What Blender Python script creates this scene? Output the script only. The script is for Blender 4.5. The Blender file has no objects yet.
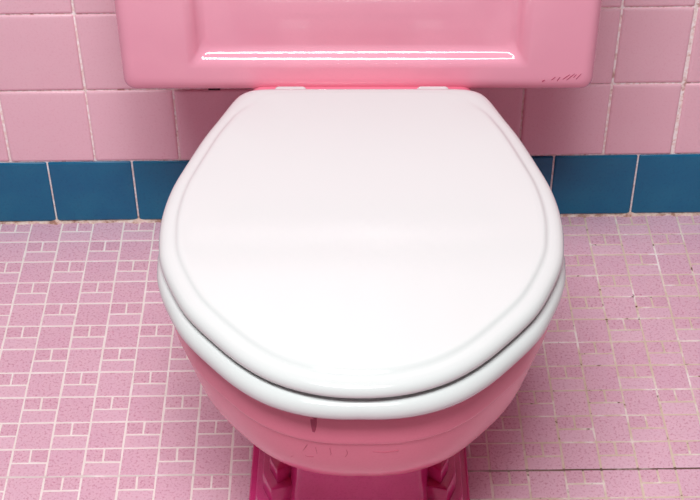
import bpy, bmesh, math, random
from mathutils import Matrix, Vector

random.seed(7)
S = bpy.context.scene
COL = S.collection

# ------------------------------------------------------------------ camera
cd = bpy.data.cameras.new('camera')
cam = bpy.data.objects.new('camera', cd)
COL.objects.link(cam)
R_ = Vector((0.99990808, -0.01197408, -0.00636025))
U_ = Vector((0.01257472, 0.64357102, 0.7652831))
W_ = Vector((0.00507029, 0.76529273, -0.64366243))
CAM = Vector((0.30219, -1.55764, 1.25296))
FPX = 1473.293
M = Matrix.Identity(4)
for i in range(3):
    M[i][0] = R_[i]; M[i][1] = U_[i]; M[i][2] = -W_[i]; M[i][3] = CAM[i]
cam.matrix_world = M
cd.sensor_width = 36.0
cd.sensor_fit = 'HORIZONTAL'
cd.lens = FPX / 700 * 36.0
cd.clip_start = 0.02
S.camera = cam

# ------------------------------------------------------------------ world, lights, exposure
wd = bpy.data.worlds.new('room_light'); S.world = wd
wd.use_nodes = True
bg = wd.node_tree.nodes['Background']
bg.inputs[0].default_value = (1.0, 0.40, 0.48, 1)
bg.inputs[1].default_value = 0.06

def area(name, loc, target, sx, sy, power, color=(1, 1, 1)):
    l = bpy.data.lights.new(name, 'AREA')
    l.shape = 'RECTANGLE'; l.size = sx; l.size_y = sy; l.energy = power; l.color = color
    o = bpy.data.objects.new(name, l); COL.objects.link(o)
    o.location = loc
    o.rotation_euler = (Vector(target) - Vector(loc)).to_track_quat('-Z', 'Y').to_euler()
    return o
area('key_light', (0.08, -1.50, 2.34), (0.38, -0.38, 0.15), 0.80, 0.55, 47, (0.975, 1.0, 1.0))
area('ceiling_light', (0.45, -1.62, 2.36), (0.42, -0.38, 0.15), 0.40, 0.30, 11, (0.975, 1.0, 1.0))

S.view_settings.view_transform = 'Standard'
S.view_settings.look = 'None'
S.view_settings.exposure = 0.0
S.view_settings.gamma = 1.0
S.view_settings.use_curve_mapping = False

C_, R0_, RP, LX = 0.0415544, 0.0427738, 0.0412516, -0.158864      # floor tile module
def row_y(j): return -(R0_ + (j - 1) * RP)

# ------------------------------------------------------------------ node helpers
def lin(r, g, b):
    f = lambda c: c / 12.92 if c <= 0.04045 else ((c + 0.055) / 1.055) ** 2.4
    return (f(r / 255), f(g / 255), f(b / 255), 1)

class NT:
    def __init__(s, name):
        s.m = bpy.data.materials.new(name); s.m.use_nodes = True
        s.n = s.m.node_tree.nodes; s.l = s.m.node_tree.links
        s.p = s.n['Principled BSDF']
        s.tc = s.n.new('ShaderNodeTexCoord')
    def link(s, a, b): s.l.new(a, b)
    def noise(s, scale, detail=2, rough=0.5, src=None, vec='Object'):
        t = s.n.new('ShaderNodeTexNoise')
        t.inputs['Scale'].default_value = scale; t.inputs['Detail'].default_value = detail
        t.inputs['Roughness'].default_value = rough
        s.link(src if src is not None else s.tc.outputs[vec], t.inputs['Vector'])
        return t.outputs['Fac']
    def world_pos(s):
        g = s.n.new('ShaderNodeNewGeometry'); return g.outputs['Position']
    def ramp(s, fac, stops):
        r = s.n.new('ShaderNodeValToRGB')
        while len(r.color_ramp.elements) < len(stops): r.color_ramp.elements.new(0.5)
        for e, (pos, c) in zip(r.color_ramp.elements, stops):
            e.position = pos; e.color = c
        s.link(fac, r.inputs[0]); return r.outputs[0]
    def mapr(s, v, a, b, c=0.0, d=1.0):
        t = s.n.new('ShaderNodeMapRange'); t.clamp = True
        t.interpolation_type = 'SMOOTHSTEP'
        for k, x in zip((1, 2, 3, 4), (a, b, c, d)): t.inputs[k].default_value = x
        s.link(v, t.inputs[0]); return t.outputs[0]
    def math(s, op, a, b=None):
        t = s.n.new('ShaderNodeMath'); t.operation = op
        for k, x in enumerate((a, b)):
            if x is None: continue
            if isinstance(x, (int, float)): t.inputs[k].default_value = x
            else: s.link(x, t.inputs[k])
        return t.outputs[0]
    def mix(s, fac, a, b, mode='MIX'):
        t = s.n.new('ShaderNodeMix'); t.data_type = 'RGBA'; t.blend_type = mode
        for k, x in ((0, fac), (6, a), (7, b)):
            if isinstance(x, (int, float, tuple)): t.inputs[k].default_value = x
            else: s.link(x, t.inputs[k])
        return t.outputs[2]
    def rnd(s):
        return s.n.new('ShaderNodeObjectInfo').outputs['Random']
    def xyz(s, v):
        t = s.n.new('ShaderNodeSeparateXYZ'); s.link(v, t.inputs[0]); return t.outputs
    def bump(s, h, strength, dist):
        b = s.n.new('ShaderNodeBump'); b.inputs['Strength'].default_value = strength
        b.inputs['Distance'].default_value = dist
        s.link(h, b.inputs['Height']); s.link(b.outputs[0], s.p.inputs['Normal'])
    def fin(s, color, rough, spec=0.5, coat=0.0):
        if isinstance(color, tuple): s.p.inputs['Base Color'].default_value = color
        else: s.link(color, s.p.inputs['Base Color'])
        if isinstance(rough, (int, float)): s.p.inputs['Roughness'].default_value = rough
        else: s.link(rough, s.p.inputs['Roughness'])
        s.p.inputs['Specular IOR Level'].default_value = spec
        s.p.inputs['Coat Weight'].default_value = coat
        s.p.inputs['Coat Roughness'].default_value = 0.05
        return s.m

def mat_porcelain(name, c, c2, rough=0.10, spec=0.5, fine=0.25):
    t = NT(name)
    n = t.noise(9, 3); f = t.noise(420, 2, 0.6)
    col = t.mix(t.mapr(n, 0.35, 0.7), c, c2)
    col = t.mix(t.math('MULTIPLY', t.mapr(f, 0.45, 0.75), fine), col, c2)
    return t, col, rough, spec

def mat_pink_tile():
    t = NT('glazed_pink_wall_tile')
    r = t.rnd(); n = t.noise(14, 3); f = t.noise(330, 3, 0.65, src=t.world_pos())
    col = t.mix(r, lin(242, 200, 213), lin(238, 193, 206))
    col = t.mix(t.math('MULTIPLY', t.mapr(n, 0.4, 0.75), 0.35), col, lin(244, 206, 216))
    col = t.mix(t.math('MULTIPLY', t.mapr(f, 0.5, 0.72), 0.28), col, lin(222, 158, 176))
    t.bump(t.noise(22, 2), 0.12, 0.004)
    return t.fin(col, 0.28, 0.4)

def mat_blue_tile():
    t = NT('glazed_teal_blue_tile')
    r = t.rnd(); n = t.noise(16, 4); f = t.noise(300, 3, src=t.world_pos())
    col = t.mix(r, lin(18, 110, 148), lin(20, 103, 143))
    col = t.mix(t.math('MULTIPLY', t.mapr(n, 0.4, 0.7), 0.6), col, lin(30, 118, 152))
    col = t.mix(t.math('MULTIPLY', t.mapr(f, 0.5, 0.75), 0.3), col, lin(10, 78, 116))
    t.bump(t.noise(25, 2), 0.12, 0.004)
    return t.fin(col, 0.30, 0.35)

def mat_floor_tile(name, c1, c2, fleck_amt, smooth):
    t = NT(name)
    wp = t.world_pos()
    r = t.rnd()
    n = t.noise(30, 2, src=wp)
    f = t.noise(340, 3, 0.6, src=wp)
    f2 = t.noise(420, 1, 0.5, src=wp)
    col = t.mix(r, c1, c2)
    col = t.mix(t.math('MULTIPLY', t.mapr(n, 0.35, 0.7), 0.35), col, lin(232, 194, 206))
    col = t.mix(t.math('MULTIPLY', t.mapr(f, 0.50, 0.66), fleck_amt), col, lin(190, 112, 142))
    col = t.mix(t.math('MULTIPLY', t.mapr(f2, 0.58, 0.70), 0.45 * fleck_amt), col, lin(244, 218, 226))
    t.bump(f, 0.12, 0.0008)
    return t.fin(col, smooth, 0.3)

def mat_floor_grout():
    t = NT('cement_floor_grout')
    wp = t.world_pos(); q = t.xyz(wp)
    side = t.mapr(q[0], 0.30, 0.62)
    front = t.mapr(q[1], -0.16, -0.46)
    n1 = t.noise(26, 4, 0.6, src=wp); n2 = t.noise(75, 3, 0.6, src=wp); n3 = t.noise(190, 2, src=wp)
    clean = t.mix(n3, lin(255, 252, 250), lin(246, 236, 232))
    soiled = t.mix(n2, lin(232, 218, 202), lin(208, 184, 162))
    a = t.math('MULTIPLY', t.math('ADD', t.math('MULTIPLY', side, 0.75), 0.20), t.mapr(n1, 0.30, 0.55))
    a = t.math('ADD', a, t.math('MULTIPLY', t.math('MULTIPLY', front, side), 0.25))
    col = t.mix(a, clean, soiled)
    spot = t.math('MULTIPLY', t.mapr(n2, 0.62, 0.70), t.math('ADD', t.math('MULTIPLY', side, 0.85), 0.12))
    col = t.mix(spot, col, lin(96, 52, 40))
    line = t.math('SUBTRACT', 1.0, t.mapr(t.math('ABSOLUTE', t.math('SUBTRACT', q[1], row_y(11))), 0.0012, 0.0030))
    amt = t.math('ADD', 0.18, t.math('MULTIPLY', side, 0.7))
    col = t.mix(t.math('MULTIPLY', t.math('MULTIPLY', line, amt), t.mapr(n1, 0.25, 0.5)), col, lin(78, 44, 40))
    return t.fin(col, 0.9, 0.15)

def mat_wall_grout():
    t = NT('wall_grout')
    wp = t.world_pos(); q = t.xyz(wp)
    n2 = t.noise(60, 3, 0.6, src=wp); n3 = t.noise(160, 2, src=wp)
    col = t.mix(t.mapr(n3, 0.35, 0.65), lin(255, 252, 250), lin(240, 220, 214))
    col = t.mix(t.math('MULTIPLY', t.mapr(n2, 0.55, 0.70), 0.7), col, lin(176, 118, 104))
    return t.fin(col, 0.85, 0.15)

def plain(name, c, rough, spec=0.4):
    return NT(name).fin(c, rough, spec)

M_PTILE = mat_pink_tile()
M_BTILE = mat_blue_tile()
M_FBIG = mat_floor_tile('unglazed_pink_floor_tile', lin(231, 191, 208), lin(226, 183, 202), 0.55, 0.55)
M_FSML = mat_floor_tile('unglazed_rose_floor_tile', lin(229, 187, 204), lin(223, 179, 197), 0.60, 0.55)
M_FREC = mat_floor_tile('unglazed_pale_floor_tile', lin(233, 196, 212), lin(229, 189, 207), 0.40, 0.55)
M_FGR = mat_floor_grout()
M_WGR = mat_wall_grout()

# white seat plastic
_t = NT('white_seat_plastic')
M_WHITE = _t.fin(lin(219, 223, 222), 0.12, 0.5)

# tank glaze with a patch of scuffs at the lower right corner
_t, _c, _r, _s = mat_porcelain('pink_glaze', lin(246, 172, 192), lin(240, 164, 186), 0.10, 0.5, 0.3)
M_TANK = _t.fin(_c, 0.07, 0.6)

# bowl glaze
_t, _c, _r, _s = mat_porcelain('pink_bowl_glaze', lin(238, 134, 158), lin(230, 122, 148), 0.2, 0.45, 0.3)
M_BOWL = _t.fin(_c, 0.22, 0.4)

_t, _c, _r, _s = mat_porcelain('shaded_pedestal_glaze', lin(224, 66, 142), lin(206, 46, 122), 0.15, 0.5, 0.5)  # same pink glaze; dim light and pink bounce painted in as deeper magenta
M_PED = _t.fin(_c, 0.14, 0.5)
M_DARK = plain('dark_rubber', lin(40, 22, 24), 0.6, 0.2)
M_STAIN = plain('dark_red_stain', lin(178, 66, 100), 0.4, 0.3)
M_CRAZE = plain('glaze_craze_line', lin(196, 92, 116), 0.5, 0.2)
M_PLASTER = plain('white_plaster', lin(232, 214, 214), 0.8, 0.2)

# ------------------------------------------------------------------ mesh helpers
def finish(name, bm, mat, parent=None, smooth=True, angle=35):
    me = bpy.data.meshes.new(name)
    bmesh.ops.recalc_face_normals(bm, faces=bm.faces)
    bm.to_mesh(me); bm.free()
    me.materials.append(mat)
    if smooth:
        me.polygons.foreach_set('use_smooth', [True] * len(me.polygons))
        me.set_sharp_from_angle(angle=math.radians(angle))
    o = bpy.data.objects.new(name, me); COL.objects.link(o)
    if parent: o.parent = parent
    return o

def loft(bm, rings, cap0=True, cap1=True, closed=False):
    vs = [[bm.verts.new(p) for p in r] for r in rings]
    n = len(vs[0])
    pairs = list(zip(vs[:-1], vs[1:])) + ([(vs[-1], vs[0])] if closed else [])
    for a, b in pairs:
        for k in range(n):
            bm.faces.new((a[k], a[(k + 1) % n], b[(k + 1) % n], b[k]))
    if not closed:
        if cap0: bm.faces.new(vs[0])
        if cap1: bm.faces.new(vs[-1])
    return vs

def catmull(P, per=14):
    out = []; n = len(P)
    for i in range(n):
        a, b, c, d = P[(i - 1) % n], P[i], P[(i + 1) % n], P[(i + 2) % n]
        for k in range(per):
            t = k / per
            out.append(tuple(0.5 * ((2 * b[j]) + (-a[j] + c[j]) * t + (2 * a[j] - 5 * b[j] + 4 * c[j] - d[j]) * t * t
                       + (-a[j] + 3 * b[j] - 3 * c[j] + d[j]) * t ** 3) for j in (0, 1)))
    return out

def resample(P, n):
    L = [0]
    for i in range(len(P)):
        a, b = P[i], P[(i + 1) % len(P)]
        L.append(L[-1] + math.dist(a, b))
    out = []; j = 0
    for k in range(n):
        s = L[-1] * k / n
        while L[j + 1] < s: j += 1
        f = (s - L[j]) / (L[j + 1] - L[j] + 1e-12)
        a, b = P[j], P[(j + 1) % len(P)]
        out.append((a[0] + (b[0] - a[0]) * f, a[1] + (b[1] - a[1]) * f))
    return out

# ------------------------------------------------------------------ floor
def col_x(i): return LX + i * C_
bm = bmesh.new()
X0, X1, Y0 = col_x(-20), col_x(42), row_y(55)
nx, ny = 60, 56
def slab(bm, x0, x1, y0, y1, z0, z1):
    g = bmesh.ops.create_cube(bm, size=1)['verts']
    for v in g:
        v.co = Vector((x0 + (v.co.x + .5) * (x1 - x0), y0 + (v.co.y + .5) * (y1 - y0), z0 + (v.co.z + .5) * (z1 - z0)))
    return g
slab(bm, X0, X1, Y0, 0.0, -0.06, -0.0004)
floor = finish('floor', bm, M_FGR, smooth=False)
floor['kind'] = 'structure'
floor['label'] = 'pink mosaic tiled bathroom floor with pale dirty grout'

G = 0.0025
def tile_geo(bm, cx, cy, w, h, jit, z=0.0, tilt=None):
    """one bevelled tile, slightly irregular"""
    w2, h2 = w / 2 - G / 2, h / 2 - G / 2
    e = 0.0006
    j = lambda: random.uniform(-jit, jit)
    cs = [(-w2 + j(), -h2 + j()), (w2 + j(), -h2 + j()), (w2 + j(), h2 + j()), (-w2 + j(), h2 + j())]
    t = tilt or (0, 0)
    a = [bm.verts.new((cx + x, cy + y, -0.004)) for x, y in cs]
    b = [bm.verts.new((cx + x, cy + y, z - 0.0003 + x * t[0] + y * t[1])) for x, y in cs]
    c = [bm.verts.new((cx + x - math.copysign(e, x), cy + y - math.copysign(e, y), z + x * t[0] + y * t[1])) for x, y in cs]
    for p, q in ((a, b), (b, c)):
        for k in range(4): bm.faces.new((p[k], p[(k + 1) % 4], q[(k + 1) % 4], q[k]))
    bm.faces.new(c)

KINDS = {'big': (C_, RP, M_FBIG), 'sml': (C_ / 2, RP / 2, M_FSML), 'rec': (C_, RP / 2, M_FREC)}
def tiles_of(i, j):
    xc, yt = col_x(i), row_y(j)
    if (i + j) % 2:
        return [('big', xc + C_ / 2, yt - RP / 2)]
    return [('sml', xc + C_ / 4, yt - RP / 4), ('sml', xc + 3 * C_ / 4, yt - RP / 4), ('rec', xc + C_ / 2, yt - 3 * RP / 4)]
def project(p):
    d = Vector(p) - CAM
    z = d.dot(W_)
    return 350 + FPX * d.dot(R_) / z, 250 - FPX * d.dot(U_) / z, z
def in_view(x, y):
    px, py, _ = project((x, y, 0))
    if not (-12 < px < 712 and 200 < py < 512): return False
    # behind the closed seat or bowl
    if py < 285:
        if abs(px - 362) < 188: return False
    else:
        f = (py - 285) / 190.0
        if f < 1 and abs(px - 358) < 188 * math.sqrt(max(0, 1 - f * f)) - 6: return False
    if py > 440 and 262 < px < 455: return False
    return True
near, rest = [], []
for j in range(0, 55):
    for i in range(-20, 42):
        for k, x, y in tiles_of(i, j):
            (near if in_view(x, y) else rest).append((k, x, y))
near.sort(key=lambda t: -(KINDS[t[0]][0] * KINDS[t[0]][1]) / project((t[1], t[2], 0))[2] ** 3)
rest += near[300:]; near = near[:300]
variants = {}
for k, (w, h, m) in KINDS.items():
    variants[k] = []
    for q in range(5):
        bm = bmesh.new(); tile_geo(bm, 0, 0, w, h, 0.00035)
        me = bpy.data.meshes.new('floor_tile'); bmesh.ops.recalc_face_normals(bm, faces=bm.faces)
        bm.to_mesh(me); bm.free(); me.materials.append(m)
        variants[k].append(me)
for k, x, y in near:
    o = bpy.data.objects.new('floor_tile', random.choice(variants[k])); COL.objects.link(o)
    o.location = (x, y, random.uniform(-0.00015, 0.00015))
    o.rotation_euler = (random.gauss(0, .003), random.gauss(0, .003), random.gauss(0, .004))
    o.parent = floor
bmr = bmesh.new()
mi = {'big': 0, 'sml': 1, 'rec': 2}
me = bpy.data.meshes.new('tile_field')
for k, x, y in rest:
    n0 = len(bmr.faces)
    tile_geo(bmr, x, y, KINDS[k][0], KINDS[k][1], 0.0003, random.uniform(-0.00015, 0.00015))
    bmr.faces.ensure_lookup_table()
    for f in bmr.faces[n0:]: f.material_index = mi[k]
bmesh.ops.recalc_face_normals(bmr, faces=bmr.faces)
bmr.to_mesh(me); bmr.free()
for k in ('big', 'sml', 'rec'): me.materials.append(KINDS[k][2])
field = bpy.data.objects.new('tile_field', me); COL.objects.link(field); field.parent = floor
field['kind'] = 'stuff'

# ------------------------------------------------------------------ back wall
P_, BH, VX, BX = 0.111, 0.1015809, -0.0201402, -0.0840443
bm = bmesh.new()
slab(bm, X0 - .03, X1 + .04, 0.0, 0.10, -0.06, 2.3)
wall = finish('wall_back', bm, M_WGR, smooth=False)
wall['kind'] = 'structure'
wall['label'] = 'pink tiled bathroom wall with a blue tile base course'

def cushion_tile(w, h, mat, g=0.003):
    """glazed wall tile with soft cushion edges, facing -Y, centred on the origin"""
    bm = bmesh.new()
    prof = [(0, 0.004), (0, -0.0012), (0.0006, -0.0020), (0.0018, -0.0026), (0.004, -0.0028)]
    rings = []
    for ins, y in prof:
        a, b = w / 2 - g / 2 - ins, h / 2 - g / 2 - ins
        r = max(0.0006, 0.0016 - ins * .2)
        ring = []
        for sx, sz, a0 in ((1, -1, -90), (1, 1, 0), (-1, 1, 90), (-1, -1, 180)):
            for q in range(3):
                t = math.radians(a0 + 45 * q)
                ring.append((sx * (a - r) + r * math.cos(t), y, sz * (b - r) + r * math.sin(t)))
        rings.append(ring)
    loft(bm, rings)
    bmesh.ops.recalc_face_normals(bm, faces=bm.faces)
    me = bpy.data.meshes.new('wall_tile'); bm.to_mesh(me); bm.free()
    me.materials.append(mat)
    me.polygons.foreach_set('use_smooth', [True] * len(me.polygons))
    me.set_sharp_from_angle(angle=math.radians(50))
    return me
full = cushion_tile(P_, P_, M_PTILE)
cut = cushion_tile(0.0895, P_, M_PTILE, 0.0030)
blue = cushion_tile(P_, BH - 0.0015, M_BTILE, 0.0026)
def put_tile(me, x, z, name='wall_tile'):
    o = bpy.data.objects.new(name, me); COL.objects.link(o)
    o.location = (x + random.gauss(0, .0002), random.uniform(-.0002, .0002), z + random.gauss(0, .0002))
    o.rotation_euler = (random.gauss(0, .0025), random.gauss(0, .002), random.gauss(0, .0025))
    o.parent = wall
    return o
XR = 0.7372                                    # joint after the narrow cut tile
for k in range(0, 12):
    z = BH + (k + .5) * P_
    for i in range(-9, 6):
        put_tile(full, VX + (i + .5) * P_, z)
    put_tile(cut, VX + 6 * P_ + 0.0448, z)
    for i in range(0, 8):
        put_tile(full, XR + 0.0006 + (i + .5) * P_, z)
for i in range(-8, 15):
    put_tile(blue, BX + (i + .5) * P_, BH / 2 + 0.0008, 'base_tile')

# uneven bead of dirty grout where the wall meets the floor, with blobs at the tile joints
bm = bmesh.new()
N = 460; rings = []
for k in range(N + 1):
    x = X0 + (X1 - X0) * k / N
    h = 0.0014 + random.uniform(-.0009, .0011)
    d = 0.0052 + random.uniform(-.0015, .0018)
    for i in range(-8, 16):
        u = abs(x - (BX + i * P_))
        if u < 0.008: h += 0.005 * (1 - u / .008); d += 0.002 * (1 - u / .008)
    rings.append([(x, 0.002, -0.001), (x, -d, -0.001), (x, -d * .75, h * .55), (x, -0.0030, h), (x, 0.002, h)])
loft(bm, rings)
_t = NT('soiled_joint_bead')
_n = _t.noise(90, 4, 0.65, src=_t.world_pos())
M_BEAD = _t.fin(_t.ramp(_n, [(0.36, lin(176, 132, 116)), (0.50, lin(226, 198, 184)), (0.68, lin(244, 228, 218))]), 0.9, 0.15)
bead = finish('grout_bead', bm, M_BEAD, wall)
# plaster above the tiling
bm = bmesh.new()
slab(bm, X0 - .03, X1 + .04, -0.006, 0.0, BH + 12 * P_ + .001, 2.3)
finish('plaster', bm, M_PLASTER, wall, smooth=False)

# ------------------------------------------------------------------ toilet
OX, OY = 0.3192, -0.530
toilet = bpy.data.objects.new('toilet', None); COL.objects.link(toilet)
toilet.location = (OX, OY, 0); toilet.rotation_euler = (0, 0, math.radians(-1.15))
toilet['label'] = 'pink porcelain toilet with closed white lid in front of tiled wall'
toilet['category'] = 'toilet'

HALF = [(0.060, -0.3068), (0.1050, -0.3075), (0.1200, -0.3120), (0.1290, -0.3240), (0.1412, -0.3570), (0.1543, -0.3910), (0.1675, -0.4345),
        (0.1763, -0.4670), (0.1810, -0.4980), (0.1822, -0.5260), (0.1805, -0.5520), (0.1767, -0.5755),
        (0.1662, -0.6050), (0.1490, -0.6395), (0.1240, -0.6715), (0.0970, -0.7000), (0.0690, -0.7200),
        (0.0360, -0.7325)]
def outline_base():
    pts = [(x, y - OY) for x, y in HALF]
    full_ = pts + [(0, -0.7365 - OY)] + [(-x, y) for x, y in reversed(pts)] + [(0, -0.3068 - OY)]
    return resample(catmull(full_), 200)
OUT = outline_base()
NO = len(OUT)
# outward normals and a weight that is 0 on the straight back edge
NRM, WGT = [], []
for k in range(NO):
    a, b = OUT[k - 2], OUT[(k + 2) % NO]
    t = Vector((b[0] - a[0], b[1] - a[1])).normalized()
    n = Vector((t.y, -t.x))
    if n.dot(Vector(OUT[k]) - Vector((0, -0.0))) < 0: n = -n
    NRM.append(n)
    y = OUT[k][1] + OY
    u = min(1, max(0, (-0.315 - y) / 0.045)); WGT.append(u * u * (3 - 2 * u))
def side_line(y): return 0.1255 + 0.394 * (-0.3260 - (y + OY))     # the straight flank carried on to the back edge
# seat ring and bowl bulge a little past the lid at the front quarters
OUT2 = [(p[0] + n.x * o, p[1] + n.y * o) for p, n, o in
        ((p, n, (0.0006 + 0.0095 * abs(n.x * n.y)) if p[1] < -0.01 else 0.0) for p, n in zip(OUT, NRM))]
def inset(d, z, weighted=True, out=OUT):
    ring = []
    for p, n, w in zip(out, NRM, WGT):
        a = (p[0] - n.x * d, p[1] - n.y * d)
        if weighted:
            f = 1 - 1.35 * d / max(0.1, side_line(p[1]))
            b = (p[0] * f, p[1] - 0.75 * d)
            a = (b[0] + (a[0] - b[0]) * w, b[1] + (a[1] - b[1]) * w)
        ring.append((a[0], a[1], z))
    return ring
def scaled(ring, f, z, cy=-0.0, fy=None):
    return [(x * f, cy + (y - cy) * (fy or f), z) for x, y, _ in ring]

# lid: rounded border, shallow step, almost flat raised panel
bm = bmesh.new()
prof = [(0.014, 0.4110), (0.0085, 0.4085), (0.0050, 0.4060), (0.0022, 0.4058), (0.0006, 0.4072), (0.0, 0.4095), (0.0004, 0.4120), (0.0020, 0.4148), (0.0050, 0.4170),
        (0.0090, 0.4182), (0.0125, 0.4187), (0.0148, 0.4192), (0.0164, 0.4204), (0.0178, 0.4216), (0.0200, 0.4222), (0.0240, 0.4224)]
rings = [[(x, y, z if z < .4187 else .4187 + (z - .4187) * (0.15 + 0.85 * min(1, max(0, (-0.335 - (y + OY)) / .05)))) for x, y, z in inset(d, z)] for d, z in prof]
top = rings[-1]
bot = rings[0]
rings = [scaled(bot, .3, .4110), scaled(bot, .65, .4110)] + rings + [scaled(top, .8, .4228), scaled(top, .5, .4232), scaled(top, .2, .4234)]
loft(bm, rings)
lid = finish('toilet_lid', bm, M_WHITE, toilet, angle=60)
lid['label'] = 'glossy white closed lid with raised panel'

# seat ring
bm = bmesh.new()
outp = [(0.0040, 0.3815), (0.0008, 0.3832), (-0.0010, 0.3865), (-0.0014, 0.3905), (-0.0004, 0.3940), (0.0026, 0.3978), (0.0075, 0.3998), (0.014, 0.4000), (0.022, 0.3992)]
ro = [inset(d, z, True, OUT2) for d, z in outp]
def hole(f, z): return [(x * f, -0.012 + (y + 0.012) * f, z) for x, y in OUT]
rings = ro + [hole(.72, .3985), hole(.66, .394), hole(.65, .388), hole(.68, .384), hole(.75, .3815)]
loft(bm, rings, closed=True)
finish('seat_ring', bm, M_WHITE, toilet, angle=60)['label'] = 'white seat ring under the lid'
# bumpers between ring and lid, and under the ring
for x, y in ((-.125, .11), (.125, .11), (-.10, -.14), (.10, -.14)):
    for z0, z1 in ((0.396, 0.4120), (0.371, 0.381)):
        bm = bmesh.new()
        rings = [[(x + r * math.cos(2 * math.pi * k / 12), y + r * math.sin(2 * math.pi * k / 12), z) for k in range(12)]
                 for r, z in ((.008, z0), (.009, z0 + .001), (.009, z1 - .001), (.008, z1))]
        loft(bm, rings); finish('bumper', bm, M_WHITE, toilet)

# hinges
def rounded_box(bm, cx, cy, cz, w, d, h, r, seg=4):
    prof = []
    for q in range(seg + 1):
        t = math.pi / 2 * q / seg
        prof.append((r * (1 - math.cos(math.pi / 2 - t)), -h / 2 + r * (1 - math.sin(t)) if False else -h / 2 + r * (1 - math.cos(t))))
    prof2 = [(r - r * math.sin(math.pi / 2 * q / seg), -h / 2 + r - r * math.cos(math.pi / 2 * q / seg)) for q in range(seg + 1)]
    lev = prof2 + [(i, -z) for i, z in reversed(prof2)]
    rings = []
    for ins, z in lev:
        a, b = w / 2 - ins, d / 2 - ins
        rr = max(r * 1.0 - ins, 0.0004)
        ring = []
        for sx, sy, a0 in ((1, -1, -90), (1, 1, 0), (-1, 1, 90), (-1, -1, 180)):
            for q in range(5):
                t = math.radians(a0 + 22.5 * q)
                ring.append((cx + sx * (a - rr) + rr * math.cos(t), cy + sy * (b - rr) + rr * math.sin(t), cz + z))
        rings.append(ring)
    loft(bm, rings)
for s in (-1, 1):
    bm = bmesh.new()
    rounded_box(bm, s * 0.0735, -0.2937 - OY, 0.3828, 0.034, 0.024, 0.041, 0.005)
    h = finish('hinge_post', bm, M_WHITE, toilet)
    bm = bmesh.new()
    rounded_box(bm, s * 0.0735, -0.2935 - OY, 0.3735, 0.046, 0.032, 0.006, 0.002)
    finish('hinge_foot', bm, M_WHITE, h)

# bowl
def bowl_ring(dx, dy, z):
    """lid outline drawn in by dx at the sides and dy at the front"""
    return [(x * (1 - dx / 0.1822), y * (1 - (dy if y < 0 else dx) / 0.2065), z) for x, y in OUT2]
bm = bmesh.new()
rings = [bowl_ring(.075, .075, .366), bowl_ring(.060, .060, .3715), bowl_ring(.0125, .0180, .3722), bowl_ring(.0095, .0152, .3705), bowl_ring(.0085, .0142, .367),
         bowl_ring(.0082, .0140, .356), bowl_ring(.0080, .0138, .3430), bowl_ring(.0084, .0142, .3400), bowl_ring(.0096, .0154, .3375), bowl_ring(.015, .020, .3365), bowl_ring(.075, .075, .3365)]
loft(bm, rings, cap0=False, cap1=False)
bowl_rim_bm = bm
bm = bmesh.new()
prof = [(.0100, .0158, .3390), (.0108, .0166, .334), (.0142, .0198, .318), (.0178, .0235, .304), (.0215, .0290, .289), (.0275, .0385, .272),
        (.0370, .0560, .252), (.0500, .0790, .231), (.0680, .1080, .208), (.0880, .1400, .185), (.1050, .1650, .160)]
rings = [bowl_ring(dx, dy, z) for dx, dy, z in prof]
bowl_rings = rings
loft(bm, rings, cap0=False)
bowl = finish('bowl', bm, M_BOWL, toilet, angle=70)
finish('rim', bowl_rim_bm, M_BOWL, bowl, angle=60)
# inner basin
bm = bmesh.new()
rings = [[(x * f, -0.015 + y * f, z) for x, y in OUT] for f, z in ((.64, .3705), (.63, .35), (.56, .28), (.42, .22), (.25, .20), (.1, .198))]
loft(bm, rings, cap0=False)
finish('basin', bm, M_BOWL, bowl, angle=70)
# shelf behind the bowl that carries the tank
bm = bmesh.new()
rounded_box(bm, 0, -0.175 - OY, 0.3250, 0.236, 0.27, 0.090, 0.012)
finish('tank_shelf', bm, M_BOWL, bowl, angle=50)
bm = bmesh.new()
rounded_box(bm, 0, -0.19 - OY, 0.20, 0.17, 0.20, 0.20, 0.03)
finish('trapway', bm, M_BOWL, bowl, angle=50)

# drip stain on the rim and fine craze lines below it
def strip(bm, pts, w, th=0.0004):
    """thin raised ribbon following points (pos, outward normal)"""
    prev = None
    for k, (p, n) in enumerate(pts):
        p = Vector(p); n = Vector(n).normalized()
        q = Vector(pts[min(k + 1, len(pts) - 1)][0]) - Vector(pts[max(k - 1, 0)][0])
        s = q.cross(n).normalized() * (w[k] if isinstance(w, list) else w) / 2
        row = [bm.verts.new(p - s - n * .0006), bm.verts.new(p - s * .8 + n * th), bm.verts.new(p + s * .8 + n * th), bm.verts.new(p + s - n * .0006)]
        if prev:
            for i in range(3): bm.faces.new((prev[i], prev[i + 1], row[i + 1], row[i]))
        prev = row

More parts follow.
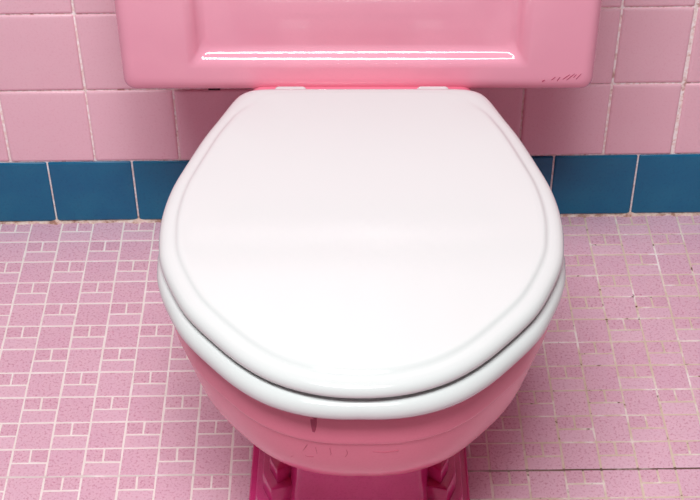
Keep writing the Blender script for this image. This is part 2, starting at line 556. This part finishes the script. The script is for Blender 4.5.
def bowl_pt(ring, x):
    """point of a ring on the front side at local x"""
    return min((p for p in ring if p[1] < -0.05), key=lambda p: abs(p[0] - x))
bm = bmesh.new()
k0 = min((k for k in range(NO) if OUT[k][1] < -.1), key=lambda k: abs(OUT[k][0] + .043))
nn = (NRM[k0].x, NRM[k0].y, 0.0)
def rimp(d, z): return (OUT2[k0][0] * (1 - (d - .0058) / .1822), OUT2[k0][1] * (1 - d / .2065), z)
strip(bm, [(rimp(.0150, .369), nn), (rimp(.0141, .364), nn), (rimp(.0140, .358), nn), (rimp(.0139, .352), nn)], [.0070, .0060, .0050, .0025])
finish('drip_stain', bm, M_STAIN, bowl)
def bowl_at(u, x):
    a = int(u); f = u - a
    p, q = Vector(bowl_pt(bowl_rings[a], x)), Vector(bowl_pt(bowl_rings[a + 1], x))
    r = p.lerp(q, f); r.x = x
    return tuple(r)
for pts in ([(1.2, -.045), (1.9, -.049), (2.6, -.053), (3.1, -.060)], [(1.3, -.038), (1.9, -.037), (2.6, -.041), (3.3, -.042)], [(1.2, -.026), (1.8, -.025), (2.5, -.029), (3.2, -.028)],
            [(2.2, -.053), (2.5, -.046), (2.4, -.040)], [(1.3, -.012), (1.7, -.011), (2.0, -.013)], [(1.5, .010), (1.6, .020), (1.5, .032)]):
    bm = bmesh.new()
    strip(bm, [(bowl_at(u, x), (x * 1.2, -.9, -.35)) for u, x in pts], 0.0005, 0.0002)
    finish('craze_line', bm, M_CRAZE, bowl)

# pedestal: flat front column and stepped corner blocks on a plinth
def yy(y): return y - OY
def prism(bm, poly, z0, z1, taper=0.0, bev=0.002):
    cx = sum(p[0] for p in poly) / len(poly); cy = sum(p[1] for p in poly) / len(poly)
    def ring(ins, z):
        out = []
        for x, y in poly:
            d = Vector((x - cx, y - cy)); l = d.length
            d *= max(0, (l - ins)) / l
            out.append((cx + d.x, cy + d.y, z))
        return out
    loft(bm, [ring(-taper, z0), ring(0, z1 - bev), ring(bev * .4, z1 - bev * .3), ring(bev * 1.3, z1)])
bm = bmesh.new()
def ped_ring(hw, hf, yf, yb, z):
    return [(-hf, yy(yf), z), (-hf * .5, yy(yf - .004), z), (0, yy(yf - .005), z), (hf * .5, yy(yf - .004), z), (hf, yy(yf), z),
            (hw * .93, yy(yf + .045), z), (hw, yy(yf + .08), z), (hw, yy(yb), z), (-hw, yy(yb), z), (-hw, yy(yf + .08), z), (-hw * .93, yy(yf + .045), z)]
rings = [ped_ring(.088, .072, -.600, -.14, 0.0), ped_ring(.085, .070, -.585, -.14, .04), ped_ring(.080, .066, -.570, -.145, .09),
         ped_ring(.078, .060, -.566, -.15, .14), ped_ring(.082, .060, -.575, -.15, .19), ped_ring(.085, .06, -.585, -.16, .23)]
loft(bm, rings)
bmesh.ops.bevel(bm, geom=[e for e in bm.edges if abs(e.verts[0].co.z - e.verts[1].co.z) > .02], offset=.006, segments=3, affect='EDGES', profile=.5)
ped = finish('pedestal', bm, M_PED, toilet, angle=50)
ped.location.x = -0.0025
ped['label'] = 'pink stepped pedestal foot, shade painted in as deep magenta'
for s in (-1, 1):
    for nm, poly, z1 in (
        ('corner_block', [(.055, -.25), (.0905, -.25), (.0925, -.531), (.084, -.5490), (.069, -.538), (.055, -.52)], .108),
        ('foot_step', [(.050, -.24), (.0990, -.24), (.1005, -.535), (.0905, -.5580), (.068, -.552), (.050, -.54)], .090),
        ('foot_step', [(.050, -.23), (.1070, -.23), (.1085, -.545), (.0970, -.5700), (.070, -.568), (.050, -.56)], .066),
        ('plinth', [(.030, -.21), (.1170, -.21), (.1190, -.545), (.1145, -.5950), (.090, -.612), (.030, -.615)], .034)):
        p2 = [(s * x, yy(y)) for x, y in poly]
        if s < 0: p2.reverse()
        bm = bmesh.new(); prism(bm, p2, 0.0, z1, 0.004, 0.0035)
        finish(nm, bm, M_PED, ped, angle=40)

# ------------------------------------------------------------------ tank
TW, TF, TB, TZ0, TZ1 = 0.2520, -0.2400, -0.0280, 0.3632, 0.7000
NC, NE = 8, 10
def rr_ring(x0, x1, z0, z1, r, y):
    pts = []
    cs = [(x1 - r, z0 + r, -90), (x1 - r, z1 - r, 0), (x0 + r, z1 - r, 90), (x0 + r, z0 + r, 180)]
    for c, (cx, cz, a0) in enumerate(cs):
        arc = [(cx + r * math.cos(math.radians(a0 + 90 * q / NC)), cz + r * math.sin(math.radians(a0 + 90 * q / NC))) for q in range(NC + 1)]
        pts += arc
        nx_ = cs[(c + 1) % 4]
        a1 = a0 + 90
        e = (nx_[0] + r * math.cos(math.radians(a1)), nx_[1] + r * math.sin(math.radians(a1)))
        s_ = arc[-1]
        pts += [(s_[0] + (e[0] - s_[0]) * q / NE, s_[1] + (e[1] - s_[1]) * q / NE) for q in range(1, NE)]
    return [(x, y - OY, z) for x, z in pts]
bm = bmesh.new()
rings = []
def tank_ring(ins, y, rad): return rr_ring(-TW + ins, TW - ins, TZ0 + ins * 1.5, TZ1 - ins * .3, rad, y)
ER = 0.014
rings.append(tank_ring(.012, TB, .010)); rings.append(tank_ring(.004, TB - .004, .016)); rings.append(tank_ring(0, TB - .012, .013))
rings.append(tank_ring(0, (TB + TF) / 2, .013))
for q in range(0, 8):
    t = math.pi / 2 * q / 7
    rings.append(tank_ring(ER * (1 - math.cos(t)), TF + ER * (1 - math.sin(t)), 0.013 - 0.3 * ER * (1 - math.cos(t))))
RX, RZ0, RZ1 = 0.1815, 0.3955, 0.664
def rec_ring(ins, dy, rad): return rr_ring(-RX + ins, RX - ins, RZ0 + ins, RZ1 - ins, rad, TF + dy)
rec = [(-.004, 0, .006)]
for q in range(0, 9):                                  # rolled-over outer edge
    a = math.radians(60 * q / 8); rec.append((.014 * math.sin(a), .014 * (1 - math.cos(a)), .005 + .003 * q / 8))
i0, d0 = rec[-1][:2]
for q in range(1, 9):                                  # cove into the sunk panel
    a = math.radians(60 * (1 - q / 8)); rec.append((i0 + .012 * (math.sin(math.radians(60)) - math.sin(a)), d0 + .012 * (math.cos(a) - math.cos(math.radians(60))), .008 + .006 * q / 8))
rec.append((rec[-1][0] + .012, rec[-1][1] + .0002, .014))
TD = rec[-1][1]
for ins, dy, rad in rec:
    rings.append(rec_ring(ins, dy, rad))
rings.append(rr_ring(-.11, .11, .46, .61, .02, TF + TD))
loft(bm, rings)
tank = finish('tank', bm, M_TANK, toilet, angle=60)
tank.location.x = -0.0042
tank['label'] = 'pink porcelain cistern with recessed front panel'
bm = bmesh.new()
rounded_box(bm, 0, (TB + TF) / 2 - OY - .002, TZ1 + .0185, 2 * TW + .016, TB - TF + .022, .036, .010)
finish('tank_lid', bm, M_TANK, toilet, angle=50).location.x = -0.0042

# scuffs near the lower right corner of the tank
for x, z, dx, dz in ((.206, .381, .004, .004), (.212, .380, .003, .005), (.218, .382, .007, .006), (.222, .381, .008, .008), (.229, .384, .003, .004),
                     (.232, .382, .005, .007), (.196, .379, .003, .002)):
    bm = bmesh.new()
    strip(bm, [((x + dx * f, TF - OY - .0002 , z + dz * f), (0, -1, 0)) for f in (0, .5, 1)], [.0004, .0008, .0004], .0002)
    finish('scuff', bm, M_STAIN, tank)
# dark chip in the wall joint beside the bowl
bm = bmesh.new()
slab(bm, .1352, .1502, -.0016, .001, BH + P_ - .0022, BH + P_ + .0012)
finish('chipped_joint', bm, M_DARK, wall, smooth=False)
